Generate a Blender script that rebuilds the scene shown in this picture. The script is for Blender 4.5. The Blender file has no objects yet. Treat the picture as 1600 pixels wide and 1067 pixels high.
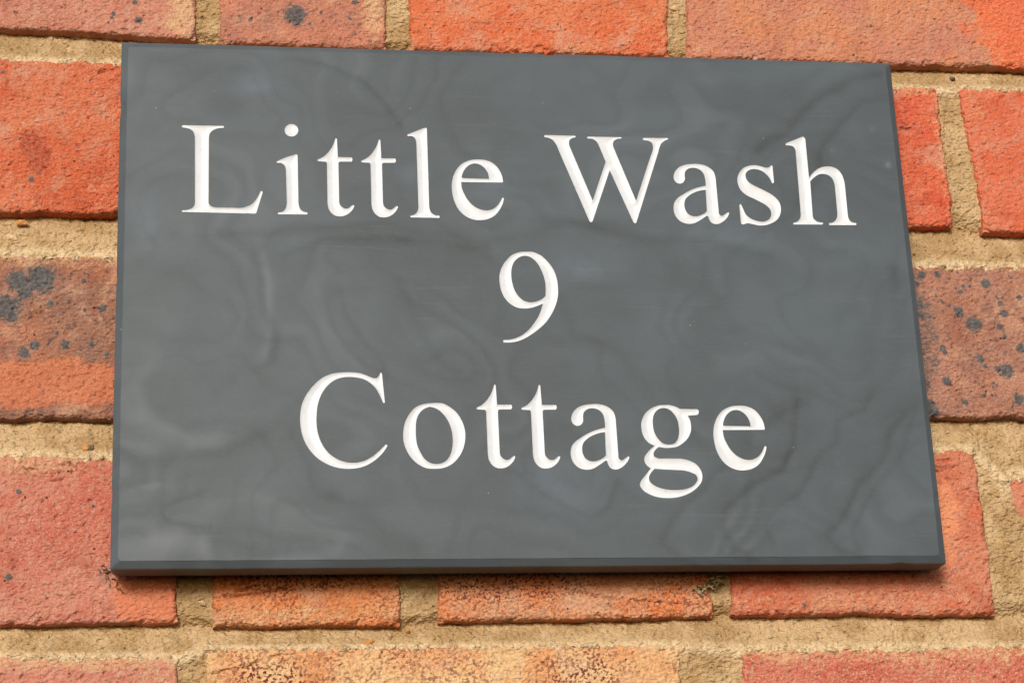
import bpy, math, random
import numpy as np
from mathutils import Matrix, Vector, geometry

# ---------------------------------------------------------------- camera
MM = 0.001
scene = bpy.context.scene
cam_data = bpy.data.cameras.new('camera')
cam = bpy.data.objects.new('camera', cam_data)
scene.collection.objects.link(cam)
R = Vector((0.98957795, -0.13787135, -0.04155688))
U = Vector((-0.00804177, -0.34105555, 0.94000874))
F = Vector((0.14377348, 0.92987773, 0.33860978))
cam.matrix_world = Matrix(((R.x, U.x, -F.x, -120.639 * MM), (R.y, U.y, -F.y, -751.091 * MM),
                           (R.z, U.z, -F.z, -285.927 * MM), (0, 0, 0, 1)))
cam_data.sensor_width = 36.0
cam_data.lens = 3377.37 / 1600 * 36.0
cam_data.clip_start = 0.02
cam_data.clip_end = 100.0
scene.camera = cam

# ---------------------------------------------------------------- sky, sun, exposure
SUN_DIR = Vector((-0.31, -1.0, 0.34)).normalized()
world = bpy.data.worlds.new('World')
scene.world = world
world.use_nodes = True
wn = world.node_tree
sky = wn.nodes.new('ShaderNodeTexSky')
sky.sky_type = 'NISHITA'
sky.sun_disc = False
sky.sun_elevation = math.asin(SUN_DIR.z)
sky.sun_rotation = math.atan2(SUN_DIR.x, SUN_DIR.y)
sky.dust_density = 3.0
sky.air_density = 0.8
sky.ozone_density = 0.6
wn.links.new(sky.outputs[0], wn.nodes['Background'].inputs[0])
wn.nodes['Background'].inputs[1].default_value = 0.09
sun_data = bpy.data.lights.new('sun', 'SUN')
sun_data.energy = 2.4
sun_data.angle = math.radians(16)
sun_data.color = (1.0, 0.975, 0.935)
sun = bpy.data.objects.new('sun', sun_data)
sun.rotation_euler = (-SUN_DIR).to_track_quat('-Z', 'Y').to_euler()
scene.collection.objects.link(sun)
scene.view_settings.view_transform = 'Standard'
scene.view_settings.look = 'None'
scene.view_settings.gamma = 1.0
scene.view_settings.exposure = 0.13

# ---------------------------------------------------------------- helpers
def link(name, mesh, parent=None):
    o = bpy.data.objects.new(name, mesh)
    scene.collection.objects.link(o)
    o.parent = parent
    return o

def empty(name, loc=(0, 0, 0)):
    o = bpy.data.objects.new(name, None)
    o.empty_display_size = 0.02
    o.location = loc
    scene.collection.objects.link(o)
    return o

def hash2(ix, iy, seed):
    h = (ix.astype(np.int64) * 374761393 + iy.astype(np.int64) * 668265263 + seed * 974634777) & 0xffffffff
    h = ((h ^ (h >> 13)) * 1274126177) & 0xffffffff
    h = ((h ^ (h >> 15)) * 2246822519) & 0xffffffff
    return (h ^ (h >> 16)) & 0xffffffff

def pnoise(x, y, seed):
    """gradient noise, about -1..1"""
    x0 = np.floor(x); y0 = np.floor(y)
    fx = x - x0; fy = y - y0
    u = fx * fx * fx * (fx * (fx * 6 - 15) + 10); v = fy * fy * fy * (fy * (fy * 6 - 15) + 10)
    def g(dx, dy):
        a = hash2(x0 + dx, y0 + dy, seed) * (2 * np.pi / 4294967296.0)
        return np.cos(a) * (fx - dx) + np.sin(a) * (fy - dy)
    a, b, c, d = g(0, 0), g(1, 0), g(0, 1), g(1, 1)
    return 1.5 * ((a * (1 - u) + b * u) * (1 - v) + (c * (1 - u) + d * u) * v)

def fbm(x, y, size, seed, octaves=4, gain=0.5):
    """x, y in mm; size = feature size in mm"""
    s = 0.0; amp = 1.0; tot = 0.0; f = 1.0 / size
    for k in range(octaves):
        ca, sa = math.cos(1.1 * k + seed), math.sin(1.1 * k + seed)
        s = s + amp * pnoise((x * ca - y * sa) * f + 17.3 * k, (x * sa + y * ca) * f - 9.1 * k, seed + 31 * k)
        tot += amp; amp *= gain; f *= 2.03
    return s / tot

def sstep(a, b, x):
    t = np.clip((x - a) / (b - a), 0, 1)
    return t * t * (3 - 2 * t)

def seg_dist(px, pz, ax, az, bx, bz):
    dx, dz = bx - ax, bz - az
    L = dx * dx + dz * dz + 1e-12
    t = np.clip(((px - ax) * dx + (pz - az) * dz) / L, 0, 1)
    return np.hypot(px - ax - t * dx, pz - az - t * dz)

def make_mesh(name, verts, faces, mat, smooth=True, attrs=None):
    """verts (n,3) in mm; faces: array (m,k) or list of arrays"""
    me = bpy.data.meshes.new(name)
    v = (np.asarray(verts, dtype=np.float32) * MM)
    me.vertices.add(len(v)); me.vertices.foreach_set('co', v.ravel())
    if not isinstance(faces, list): faces = [faces]
    faces = [np.asarray(f, dtype=np.int32) for f in faces if len(f)]
    idx = np.concatenate([f.ravel() for f in faces])
    tot = np.concatenate([np.full(len(f), f.shape[1], dtype=np.int32) for f in faces])
    start = np.concatenate([[0], np.cumsum(tot)[:-1]]).astype(np.int32)
    me.loops.add(len(idx)); me.loops.foreach_set('vertex_index', idx)
    me.polygons.add(len(tot))
    me.polygons.foreach_set('loop_start', start); me.polygons.foreach_set('loop_total', tot)
    me.update(calc_edges=True)
    me.polygons.foreach_set('use_smooth', np.full(len(tot), smooth))
    for k, a in (attrs or {}).items():
        at = me.attributes.new(k, 'FLOAT', 'POINT')
        at.data.foreach_set('value', np.asarray(a, dtype=np.float32))
    me.materials.append(mat)
    me.validate()
    return me

def grid_faces(nx, nz, off=0, flip=False):
    i = np.arange(nx - 1)[None, :]; j = np.arange(nz - 1)[:, None]
    a = off + j * nx + i
    q = np.stack([a, a + 1, a + nx + 1, a + nx], -1).reshape(-1, 4)
    return q[:, ::-1] if flip else q

# ---------------------------------------------------------------- materials
def srgb(r, g, b, k=1.0):
    f = lambda c: ((c / 255.0) / 12.92 if c <= 10 else ((c / 255.0 + 0.055) / 1.055) ** 2.4) * k
    return (f(r), f(g), f(b), 1.0)

class NT:
    def __init__(self, name, rough=0.9, spec=0.25):
        self.m = bpy.data.materials.new(name); self.m.use_nodes = True
        self.t = self.m.node_tree
        self.b = self.t.nodes['Principled BSDF']
        self.b.inputs['Roughness'].default_value = rough
        self.b.inputs['Specular IOR Level'].default_value = spec
        g = self.t.nodes.new('ShaderNodeNewGeometry')
        s = self.t.nodes.new('ShaderNodeVectorMath'); s.operation = 'SCALE'
        s.inputs['Scale'].default_value = 1000.0
        self.t.links.new(g.outputs['Position'], s.inputs[0])
        self.pos = s.outputs[0]          # position in millimetres
    def noise(self, size, w=0.0, detail=3.0, rough=0.5, dist=0.0, vec=None, stretch=None):
        n = self.t.nodes.new('ShaderNodeTexNoise'); n.noise_dimensions = '4D'
        v = vec or self.pos
        if stretch:
            mp = self.t.nodes.new('ShaderNodeVectorMath'); mp.operation = 'MULTIPLY'
            mp.inputs[1].default_value = stretch
            self.t.links.new(v, mp.inputs[0]); v = mp.outputs[0]
        self.t.links.new(v, n.inputs['Vector'])
        n.inputs['W'].default_value = w; n.inputs['Scale'].default_value = 1.0 / size
        n.inputs['Detail'].default_value = detail; n.inputs['Roughness'].default_value = rough
        n.inputs['Distortion'].default_value = dist
        return n.outputs['Fac']
    def voronoi(self, size, feature='F1', rand=1.0):
        n = self.t.nodes.new('ShaderNodeTexVoronoi'); n.feature = feature
        self.t.links.new(self.pos, n.inputs['Vector'])
        n.inputs['Scale'].default_value = 1.0 / size; n.inputs['Randomness'].default_value = rand
        return n
    def ramp(self, x, lo, hi, a=0.0, b=1.0):
        n = self.t.nodes.new('ShaderNodeMapRange'); n.interpolation_type = 'SMOOTHSTEP'
        self.put(x, n.inputs['Value'])
        for k, v in (('From Min', lo), ('From Max', hi), ('To Min', a), ('To Max', b)): n.inputs[k].default_value = v
        return n.outputs[0]
    def put(self, x, sock):
        if isinstance(x, (int, float, tuple)): sock.default_value = x
        else: self.t.links.new(x, sock)
    def math(self, op, a, b=0.0, c=0.0):
        n = self.t.nodes.new('ShaderNodeMath'); n.operation = op
        self.put(a, n.inputs[0]); self.put(b, n.inputs[1]); self.put(c, n.inputs[2])
        return n.outputs[0]
    def mix(self, fac, a, b, mode='MIX'):
        n = self.t.nodes.new('ShaderNodeMix'); n.data_type = 'RGBA'; n.blend_type = mode
        self.put(fac, n.inputs[0]); self.put(a, n.inputs[6]); self.put(b, n.inputs[7])
        return n.outputs[2]
    def attr(self, name):
        n = self.t.nodes.new('ShaderNodeAttribute'); n.attribute_name = name
        return n.outputs['Fac']
    def bump(self, h, strength=1.0, dist=0.001, normal=None):
        n = self.t.nodes.new('ShaderNodeBump')
        n.inputs['Strength'].default_value = strength; n.inputs['Distance'].default_value = dist
        self.t.links.new(h, n.inputs['Height'])
        if normal: self.t.links.new(normal, n.inputs['Normal'])
        return n.outputs['Normal']
    def done(self, color, normal=None):
        self.put(color, self.b.inputs['Base Color'])
        if normal: self.t.links.new(normal, self.b.inputs['Normal'])
        return self.m

MORTAR_A = srgb(191, 163, 124); MORTAR_B = srgb(166, 136, 96)

def brick_material(name, c1, c2, seed, light=0.25, fleck=0.0, fleck_col=(95, 62, 74), fleck_size=0.8,
                   grey=0.0, grain_col=(238, 204, 168), size=22.0, gain=(.655, .68, .78), patch_col=None):
    n = NT(name, 0.92, 0.2)
    col = n.mix(n.ramp(n.noise(size, seed, 4, 0.6), 0.38, 0.62), srgb(*c1), srgb(*c2))
    # fine sandy grain: lighter and darker specks of fired clay
    patch = n.ramp(n.noise(9.0, seed + 5, 4, 0.6), 0.35, 0.7, 0.45, 1.0)
    col = n.mix(n.math('MULTIPLY', n.ramp(n.noise(0.62, seed + 3, 3, 0.75), 0.47, 0.68, 0, light * 2.2), patch), col, srgb(*grain_col))
    col = n.mix(n.ramp(n.noise(2.4, seed + 4, 4, 0.7), 0.52, 0.70, 0, light * 1.3), col, srgb(*grain_col))
    dark = tuple(int(c * k) for c, k in zip(c1, (0.66, 0.58, 0.56)))
    col = n.mix(n.ramp(n.noise(0.75, seed + 8, 4, 0.75), 0.53, 0.70, 0, 0.5), col, srgb(*dark))
    col = n.mix(n.ramp(n.noise(5.0, seed + 9, 4, 0.65), 0.55, 0.70, 0, 0.35), col, srgb(min(255, int(c1[0] * 1.05)), int(c1[1] * .86), int(c1[2] * .8)))
    if fleck > 0:
        f = n.noise(fleck_size, seed + 11, 3, 0.6)
        area = n.ramp(n.noise(14.0, seed + 12, 3, 0.55), 0.35, 0.60, 0.25, 0.75)
        area = n.math('MAXIMUM', area, n.math('MULTIPLY', n.attr('patch'), 1.15))
        col = n.mix(n.math('MULTIPLY', n.ramp(f, 0.50, 0.57, 0, fleck), area), col, srgb(*fleck_col))
    if grey > 0:
        haze = n.math('MULTIPLY', n.ramp(n.noise(11.0, seed + 13, 4, 0.65), 0.42, 0.66), n.ramp(n.noise(1.2, seed + 14, 4, 0.75), 0.38, 0.62, 0.25, 1.0))
        col = n.mix(n.math('MULTIPLY', haze, 0.75 * grey + 0.1), col, srgb(132, 104, 100))
        f = n.noise(2.2, seed + 15, 2, 0.5)
        col = n.mix(n.ramp(f, 0.635, 0.67, 0, grey), col, srgb(78, 80, 86))
        col = n.mix(n.ramp(n.noise(1.1, seed + 16, 2, 0.5), 0.66, 0.72, 0, grey * 0.8), col, srgb(110, 96, 92))
    blot = n.ramp(n.noise(13.0, seed + 60, 5, 0.65, 0.6), 0.50, 0.68)
    col = n.mix(n.math('MULTIPLY', blot, n.ramp(n.noise(0.9, seed + 61, 3, 0.7), 0.35, 0.65, 0.25, 0.75)), col, srgb(*[int(a * .45 + b * .55) for a, b in zip(grain_col, (214, 150, 116))]))
    deep = n.ramp(n.noise(17.0, seed + 62, 5, 0.65, 0.5), 0.52, 0.70, 0, 0.5)
    col = n.mix(deep, col, srgb(int(c1[0] * .86), int(c1[1] * .78), int(c1[2] * .76)))
    col = n.mix(1.0, col, (gain[0], gain[1], gain[2], 1.0), 'MULTIPLY')
    # fired-in dark grey blotches
    st = n.attr('stain')
    edge = n.math('ADD', st, n.math('MULTIPLY', n.math('SUBTRACT', n.noise(0.9, seed + 20, 3, 0.6), 0.5), 0.9))
    sc = n.mix(n.ramp(n.noise(1.3, seed + 21, 4, 0.7), 0.3, 0.75), srgb(58, 66, 72), srgb(104, 108, 108))
    col = n.mix(n.ramp(edge, 0.16, 0.50, 0, 0.45), col, srgb(150, 112, 98))
    col = n.mix(n.ramp(edge, 0.38, 0.66, 0, 0.88), col, sc)
    # crust of mortar left on the brick
    if patch_col: col = n.mix(n.math('MULTIPLY', n.ramp(n.math('ADD', n.attr('patch'), n.math('MULTIPLY', n.math('SUBTRACT', n.noise(4, seed + 22, 4, .65), .5), .9)), .35, .6), .7), col, n.mix(n.ramp(n.noise(.7, seed + 23, 3, .7), .45, .7, 0, .5), srgb(*patch_col), srgb(226, 168, 124)))
    sm = n.attr('smear')
    se = n.math('ADD', sm, n.math('MULTIPLY', n.math('SUBTRACT', n.noise(1.6, seed + 25, 5, 0.7), 0.5), 1.5))
    se = n.math('ADD', se, n.math('MULTIPLY', n.math('SUBTRACT', n.noise(0.6, seed + 26, 3, 0.7), 0.5), 1.1))
    col = n.mix(n.ramp(se, 0.45, 1.0, 0, 0.8), col, n.mix(n.ramp(n.noise(.8, seed + 27, 3, .7), .4, .65), srgb(196, 160, 118), srgb(212, 182, 142)))
    # tiny dark pores and pale specks
    v = n.voronoi(5.5)
    keep = n.ramp(n.noise(7.0, seed + 30, 2), 0.50, 0.56)
    pore = n.math('MULTIPLY', n.ramp(v.outputs['Distance'], 0.05, 0.085, 1, 0), keep)
    col = n.mix(n.math('MULTIPLY', pore, 0.85), col, srgb(60, 28, 22))
    h = n.math('ADD', n.math('MULTIPLY', n.noise(1.15, seed + 40, 1, 0.5, stretch=(.8, 1, 1.1)), 1.0), n.math('MULTIPLY', pore, -0.5))
    return n.done(col, n.bump(h, 1.0, 0.0012))

def mortar_material():
    n = NT('sandy_mortar', 0.95, 0.15)
    col = n.mix(n.ramp(n.noise(13, 2.0, 5, 0.65), 0.40, 0.60), MORTAR_A, MORTAR_B)
    col = n.mix(n.ramp(n.noise(0.7, 4.0, 3, 0.7), 0.5, 0.75, 0, 0.55), col, srgb(216, 192, 154))
    col = n.mix(n.ramp(n.noise(0.8, 6.0, 3, 0.7), 0.54, 0.74, 0, 0.85), col, srgb(150, 108, 60))
    col = n.mix(n.math('MULTIPLY', n.attr('pale'), n.ramp(n.noise(2.5, 9.0, 4, 0.6), 0.3, 0.6)), col, srgb(212, 188, 152))
    # scattered grit
    v = n.voronoi(4.2)
    m = n.math('MULTIPLY', n.ramp(v.outputs['Distance'], 0.07, 0.12, 1, 0), n.ramp(n.noise(5.0, 12.0, 2), 0.53, 0.58))
    col = n.mix(m, col, n.mix(n.noise(3.0, 14.0), srgb(90, 70, 56), srgb(235, 215, 180)))
    h = n.math('ADD', n.math('MULTIPLY', n.noise(1.1, 21.0, 1, 0.5, stretch=(.8, 1, 1.15)), 1.0), n.math('MULTIPLY', m, 0.4))
    return n.done(col, n.bump(h, 1.0, 0.0015))

def slate_material():
    n = NT('honed_slate', 0.5, 0.18)
    vein = n.attr('vein'); bloom = n.attr('bloom')
    base = n.mix(n.ramp(n.noise(50, 17.0, 4, 0.55), 0.35, 0.65), srgb(77, 85, 91), srgb(83, 92, 99))
    col = n.mix(n.math('MULTIPLY', n.math('MAXIMUM', vein, 0.0), 0.9), base, srgb(58, 63, 64))
    col = n.mix(n.math('MULTIPLY', n.math('MAXIMUM', n.math('MULTIPLY', vein, -1.0), 0.0), 0.9), col, srgb(112, 120, 126))
    sm = n.math('MULTIPLY', bloom, n.ramp(n.noise(5, 19.0, 4, 0.6), 0.3, 0.6, 0.4, 1.0))
    col = n.mix(n.math('MINIMUM', n.math('MULTIPLY', sm, 0.42), 0.85), col, srgb(108, 120, 138))
    col = n.mix(n.ramp(n.noise(22, 31.0, 4, 0.6, 0.5), 0.60, 0.80, 0, 0.3), col, srgb(94, 103, 110))
    col = n.mix(n.ramp(n.noise(0.8, 33.0, 4, 0.7, stretch=(0.5, 1, 1)), 0.48, 0.75, 0, 0.16), col, srgb(108, 112, 115))
    scr1 = n.ramp(n.noise(1.6, 51.0, 2, 0.5, stretch=(0.06, 1, 1.6)), 0.60, 0.68)
    col = n.mix(n.math('MULTIPLY', scr1, n.ramp(n.noise(30, 52.0, 2), 0.45, 0.65, 0, 0.07)), col, srgb(128, 132, 134))
    v = n.voronoi(9.0)
    sp = n.math('MULTIPLY', n.ramp(v.outputs['Distance'], 0.018, 0.03, 1, 0), n.ramp(n.noise(11.0, 35.0, 2), 0.52, 0.58))
    col = n.mix(n.math('MULTIPLY', sp, 0.55), col, srgb(180, 180, 172))
    n.put(n.math('ADD', n.ramp(n.noise(26, 41.0, 4, 0.6), 0.3, 0.7, 0.38, 0.48), n.math('MULTIPLY', vein, 0.12)), n.b.inputs['Roughness'])
    h = n.math('ADD', n.math('MULTIPLY', vein, -0.3), n.math('MULTIPLY', n.noise(1.8, 43.0, 4, 0.6), 0.10))
    return n.done(col, n.bump(h, 0.35, 0.0006))

def paint_material():
    n = NT('white_enamel', 0.45, 0.4)
    col = n.mix(n.ramp(n.noise(6, 2.0, 4, 0.6), 0.35, 0.7), srgb(214, 219, 226), srgb(205, 210, 217))
    v = n.voronoi(6.0)
    sp = n.math('MULTIPLY', n.ramp(v.outputs['Distance'], 0.03, 0.05, 1, 0), n.ramp(n.noise(9.0, 5.0, 2), 0.55, 0.6))
    col = n.mix(n.math('MULTIPLY', sp, 0.6), col, srgb(120, 118, 115))
    col = n.mix(n.ramp(n.noise(2.2, 7.0, 5, 0.7), 0.54, 0.72, 0, 0.4), col, srgb(184, 186, 190))
    return n.done(col, n.bump(n.noise(2.0, 9.0, 3, 0.6), 0.15, 0.0006))

def plain_material(name, c1, c2, size=2.0, rough=0.8):
    n = NT(name, rough, 0.3)
    f = n.noise(size, 3.0, 4, 0.6)
    return n.done(n.mix(n.ramp(f, 0.3, 0.7), srgb(*c1), srgb(*c2)), n.bump(f, 0.4, 0.0006))


# letter outlines: x,z in hundredths of a millimetre from the sign centre; c = corner
GLYPHS = {
    'L': ['-12690,6690c -11194,6697c -11171,6664 -11186,6626c -11401,6596 -11570,6520 -11682,6396 -11722,6216c -11722,3634c -11707,3532 -11647,3452 -11535,3401 -11386,3387c -10568,3386c -10419,3413 -10251,3478 -10083,3604 -9971,3749 -9877,3936 -9820,4069c -9790,4086 -9745,4054 -9753,4000c -9960,3258c -9990,3188 -10046,3171c -12656,3193c -12689,3221 -12664,3250c -12498,3273 -12332,3337 -12240,3441 -12212,3605c -12236,6183c -12256,6328 -12310,6452 -12415,6542 -12566,6584 -12690,6602c -12724,6643'],
    'i': ['-8462,5589c -8440,5552c -8428,3676c -8403,3492 -8337,3349 -8225,3278 -8112,3259c -8094,3223 -8125,3173c -9174,3162c -9193,3199 -9166,3232c -9013,3267 -8918,3359 -8869,3504 -8853,3668c -8875,4865c -8890,5030 -8945,5154 -9039,5227 -9190,5236c -9224,5264 -9201,5302c -8830,5481 -8545,5588c -8500,5601', '-8409,6589 -8444,6460 -8538,6364 -8665,6326 -8792,6358 -8885,6449 -8918,6577 -8883,6706 -8789,6802 -8662,6840 -8534,6809 -8442,6717'],
    't': ['-7028,6268c -6997,6290 -6967,6261c -6943,5519c -6436,5522c -6403,5481 -6412,5384 -6439,5346c -6870,5337c -6912,5306 -6925,5231c -6920,3725c -6895,3594 -6817,3492 -6667,3429 -6545,3473 -6469,3548 -6423,3574c -6385,3583 -6363,3538c -6414,3426 -6530,3280 -6701,3161 -6891,3117 -7079,3147 -7228,3267 -7309,3409 -7348,3614 -7352,3861c -7354,5251c -7383,5321c -7676,5340c -7706,5377 -7679,5411c -7503,5506 -7310,5691 -7155,5925'],
    'l': ['-3621,6803c -3594,6812 -3564,6779c -3566,3602c -3544,3437 -3479,3306 -3359,3233 -3214,3215c -3185,3175 -3209,3121c -4270,3122c -4288,3159 -4260,3197c -4122,3240 -4024,3345 -3978,3491 -3969,3677c -3977,6104c -3992,6273 -4046,6390 -4153,6451 -4288,6443c -4322,6476 -4298,6515c -3993,6654 -3680,6793c'],
    'e': ['-804,3966c -768,3983 -735,3946c -798,3728 -911,3506 -1094,3274 -1311,3133 -1602,3062 -1909,3077 -2211,3213 -2452,3457 -2613,3807 -2685,4201 -2687,4493 -2618,4829 -2473,5126 -2253,5362 -1977,5494 -1665,5539 -1356,5512 -1088,5387 -902,5180 -777,4909 -737,4658c -758,4611c -2329,4596c -2307,4333 -2219,4085 -2056,3796 -1814,3572 -1587,3473 -1356,3456 -1161,3522 -982,3671 -871,3839', '-2302,4823c -2225,5047 -2103,5218 -1944,5335 -1788,5372 -1633,5346 -1482,5252 -1352,5087 -1282,4899 -1269,4739c -2254,4757c -2303,4785c'],
    'W': ['952,6617c 2107,6614c 2140,6576 2107,6546c 1983,6508 1888,6421 1864,6270 1910,6079c 2655,3924c 3242,5555c 3015,6233c 2926,6402 2792,6498 2603,6510c 2574,6548 2607,6588c 3889,6601c 3915,6571 3885,6541c 3745,6520 3621,6440 3566,6310 3595,6118c 4325,3947c 5025,5872c 5101,6067 5124,6239 5096,6367 5033,6439 4936,6479 4778,6493c 4744,6531 4776,6588c 5711,6605c 5741,6576 5707,6541c 5595,6486 5468,6376 5386,6223 5316,6007c 4287,3087c 4233,3031 4168,3072c 3379,5205c 2605,3099c 2540,3044 2480,3093c 1445,6005c 1341,6279 1230,6426 1096,6500 948,6522c 918,6569'],
    'a': ['6061,4701 5919,4762 5848,4896 5855,5046 5917,5196 6068,5370 6274,5473 6558,5526 6878,5533 7114,5478 7306,5367 7434,5207 7479,5015 7488,4760c 7504,3594c 7521,3455 7588,3397 7686,3424 7782,3494 7845,3537c 7886,3546 7906,3496c 7809,3325 7659,3176 7492,3076 7332,3052 7197,3104 7115,3229 7081,3363c 7039,3388 6978,3361c 6748,3202 6502,3071 6263,3046 6031,3118 5864,3270 5778,3458 5759,3710 5809,3921 5940,4093 6149,4245 6439,4420 6767,4554 7076,4632c 7073,4922 7029,5134 6919,5281 6765,5359 6587,5373 6423,5322 6315,5204 6281,5054 6282,4905 6217,4768', '7063,4466c 6837,4428 6592,4338 6384,4207 6233,4035 6184,3844 6205,3634 6292,3467 6424,3377 6601,3355 6803,3413 6990,3530 7047,3598c'],
    's': ['9710,5526c 9744,5543 9770,5514c 9774,4849c 9741,4793 9689,4804c 9607,5017 9498,5164 9347,5290 9152,5363 8951,5367 8785,5300 8686,5169 8680,4998 8748,4849 8899,4724 9168,4580 9476,4416 9741,4229 9904,4020 9953,3745 9899,3489 9760,3275 9527,3124 9240,3034 9000,3030 8765,3081 8600,3108 8478,3072c 8366,3066 8337,3103c 8331,3833c 8372,3898 8409,3864c 8474,3675 8557,3465 8743,3300 8975,3207 9212,3181 9398,3248 9530,3398 9557,3568 9517,3715 9389,3861 9161,4006 8892,4149 8623,4293 8438,4481 8346,4734 8350,4991 8436,5206 8612,5403 8842,5507 9085,5534 9324,5491 9521,5435 9623,5455'],
    'h': ['10407,6501c 11016,6763c 11108,6787 11180,6684c 11178,5049c 11413,5312 11631,5468 11881,5538 12125,5535 12340,5440 12484,5249 12561,4992 12581,4691c 12579,3580c 12598,3368 12657,3263 12753,3209 12865,3194c 12885,3152 12852,3105c 11813,3087c 11789,3133 11821,3176c 11965,3208 12074,3295 12149,3445 12170,3615c 12178,4597c 12162,4855 12099,5047 11969,5173 11791,5225 11607,5209 11414,5097 11213,4900c 11182,3534c 11202,3364 11285,3260 11401,3207 11541,3192c 11561,3155 11525,3107c 10398,3088c 10382,3126 10421,3160c 10558,3213 10669,3334 10718,3525c 10747,6075c 10728,6270 10655,6368 10536,6404 10398,6405c 10369,6443'],
    '9': ['-979,-1789c -999,-1733 -964,-1689c -748,-1679 -518,-1618 -286,-1504 -50,-1314 170,-1052 354,-769 461,-527 551,-243c 336,-347 104,-422 -164,-453 -429,-415 -689,-257 -870,-38 -991,264 -1035,587 -1014,913 -915,1199 -732,1467 -493,1687 -258,1781 12,1810 281,1797 545,1678 802,1428 999,1124 1116,758 1147,372 1117,6 1004,-359 814,-724 570,-1048 252,-1331 -100,-1574 -448,-1737 -752,-1791', '660,49c 681,325 669,650 589,975 450,1300 268,1522 81,1630 -72,1645 -267,1576 -447,1410 -553,1163 -584,878 -559,553 -477,250 -335,9 -151,-150 75,-212 306,-173 540,-61'],
    'C': ['-5538,-3014c -5508,-2990 -5475,-3021c -5392,-4092c -5415,-4147 -5458,-4124c -5563,-3861 -5705,-3590 -5885,-3397 -6140,-3243 -6396,-3179 -6690,-3161 -6948,-3190 -7206,-3296 -7465,-3522 -7651,-3794 -7783,-4141 -7842,-4525 -7853,-4908 -7807,-5289 -7691,-5631 -7496,-5954 -7245,-6181 -6958,-6324 -6669,-6381 -6379,-6370 -6123,-6294 -5866,-6142 -5643,-5952 -5420,-5724c -5368,-5697 -5336,-5750c -5461,-5952 -5648,-6161 -5907,-6370 -6200,-6521 -6527,-6596 -6853,-6604 -7178,-6551 -7502,-6426 -7824,-6219 -8110,-5897 -8323,-5481 -8420,-5024 -8431,-4642 -8366,-4220 -8199,-3835 -7940,-3486 -7608,-3194 -7239,-3036 -6908,-2991 -6540,-2985 -6246,-3022 -5990,-3118 -5789,-3202 -5679,-3201 -5592,-3123'],
    'o': ['-3501,-4130 -3298,-4152 -3043,-4287 -2791,-4518 -2616,-4827 -2524,-5174 -2529,-5520 -2615,-5865 -2810,-6209 -3076,-6456 -3373,-6581 -3667,-6608 -3959,-6581 -4248,-6437 -4497,-6190 -4672,-5867 -4755,-5523 -4751,-5217 -4664,-4833 -4491,-4524 -4263,-4292 -4002,-4182 -3742,-4146', '-3776,-4278c -3636,-4309 -3454,-4397 -3274,-4578 -3116,-4829 -3015,-5136 -2977,-5444 -2999,-5789 -3083,-6094 -3236,-6304 -3404,-6399 -3588,-6429 -3807,-6391 -3987,-6266 -4145,-6019 -4265,-5714 -4301,-5408 -4300,-5101 -4269,-4793 -4179,-4562 -4007,-4376'],
    'g': ['5451,-4329c 6074,-4335c 6133,-4362 6123,-4511 6073,-4555c 5720,-4584c 5786,-4729 5818,-4925 5790,-5198 5658,-5452 5454,-5647 5256,-5764 5025,-5811 4760,-5815 4561,-5781c 4433,-5882 4349,-6017 4360,-6133 4469,-6203 4732,-6222 5111,-6222 5413,-6241 5710,-6326 5928,-6462 6065,-6674 6106,-6886 6053,-7098 5886,-7309 5627,-7500 5316,-7633 5010,-7698 4708,-7708 4373,-7669 4080,-7554 3865,-7401 3772,-7210 3830,-7057 3973,-6884 4209,-6596c 4074,-6481 3997,-6326 4010,-6172 4144,-5979 4413,-5734c 4204,-5630 4029,-5397 3958,-5085 3983,-4812 4102,-4558 4325,-4341 4580,-4214 4831,-4178 5097,-4189 5285,-4239', '4823,-4292 5011,-4331 5191,-4495 5310,-4710 5358,-5004 5347,-5277 5274,-5511 5150,-5648 4938,-5695 4733,-5648 4555,-5474 4437,-5240 4398,-4967 4406,-4733 4486,-4497 4648,-4340', '4348,-6608c 4705,-6635 5081,-6654 5458,-6681 5717,-6759 5881,-6859 5921,-6982 5840,-7155 5680,-7289 5447,-7377 5143,-7411 4842,-7403 4545,-7345 4289,-7230 4147,-7095 4118,-6961 4186,-6788'],
}
PLACED = [
    ('L', 0.00, 0.00),
    ('i', 0.00, 0.00),
    ('t', 0.00, 0.00),
    ('t', 16.29, -0.12),
    ('l', 0.00, 0.00),
    ('e', 0.00, 0.00),
    ('W', 0.00, 0.00),
    ('a', 0.00, 0.00),
    ('s', 0.00, 0.00),
    ('h', 0.00, 0.00),
    ('9', 0.00, 0.00),
    ('C', 0.00, 0.00),
    ('o', 0.00, 0.00),
    ('t', 56.27, -97.09),
    ('t', 72.68, -97.15),
    ('a', -44.60, -96.88),
    ('g', 0.00, 0.00),
    ('e', 93.23, -97.30),
]
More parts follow.
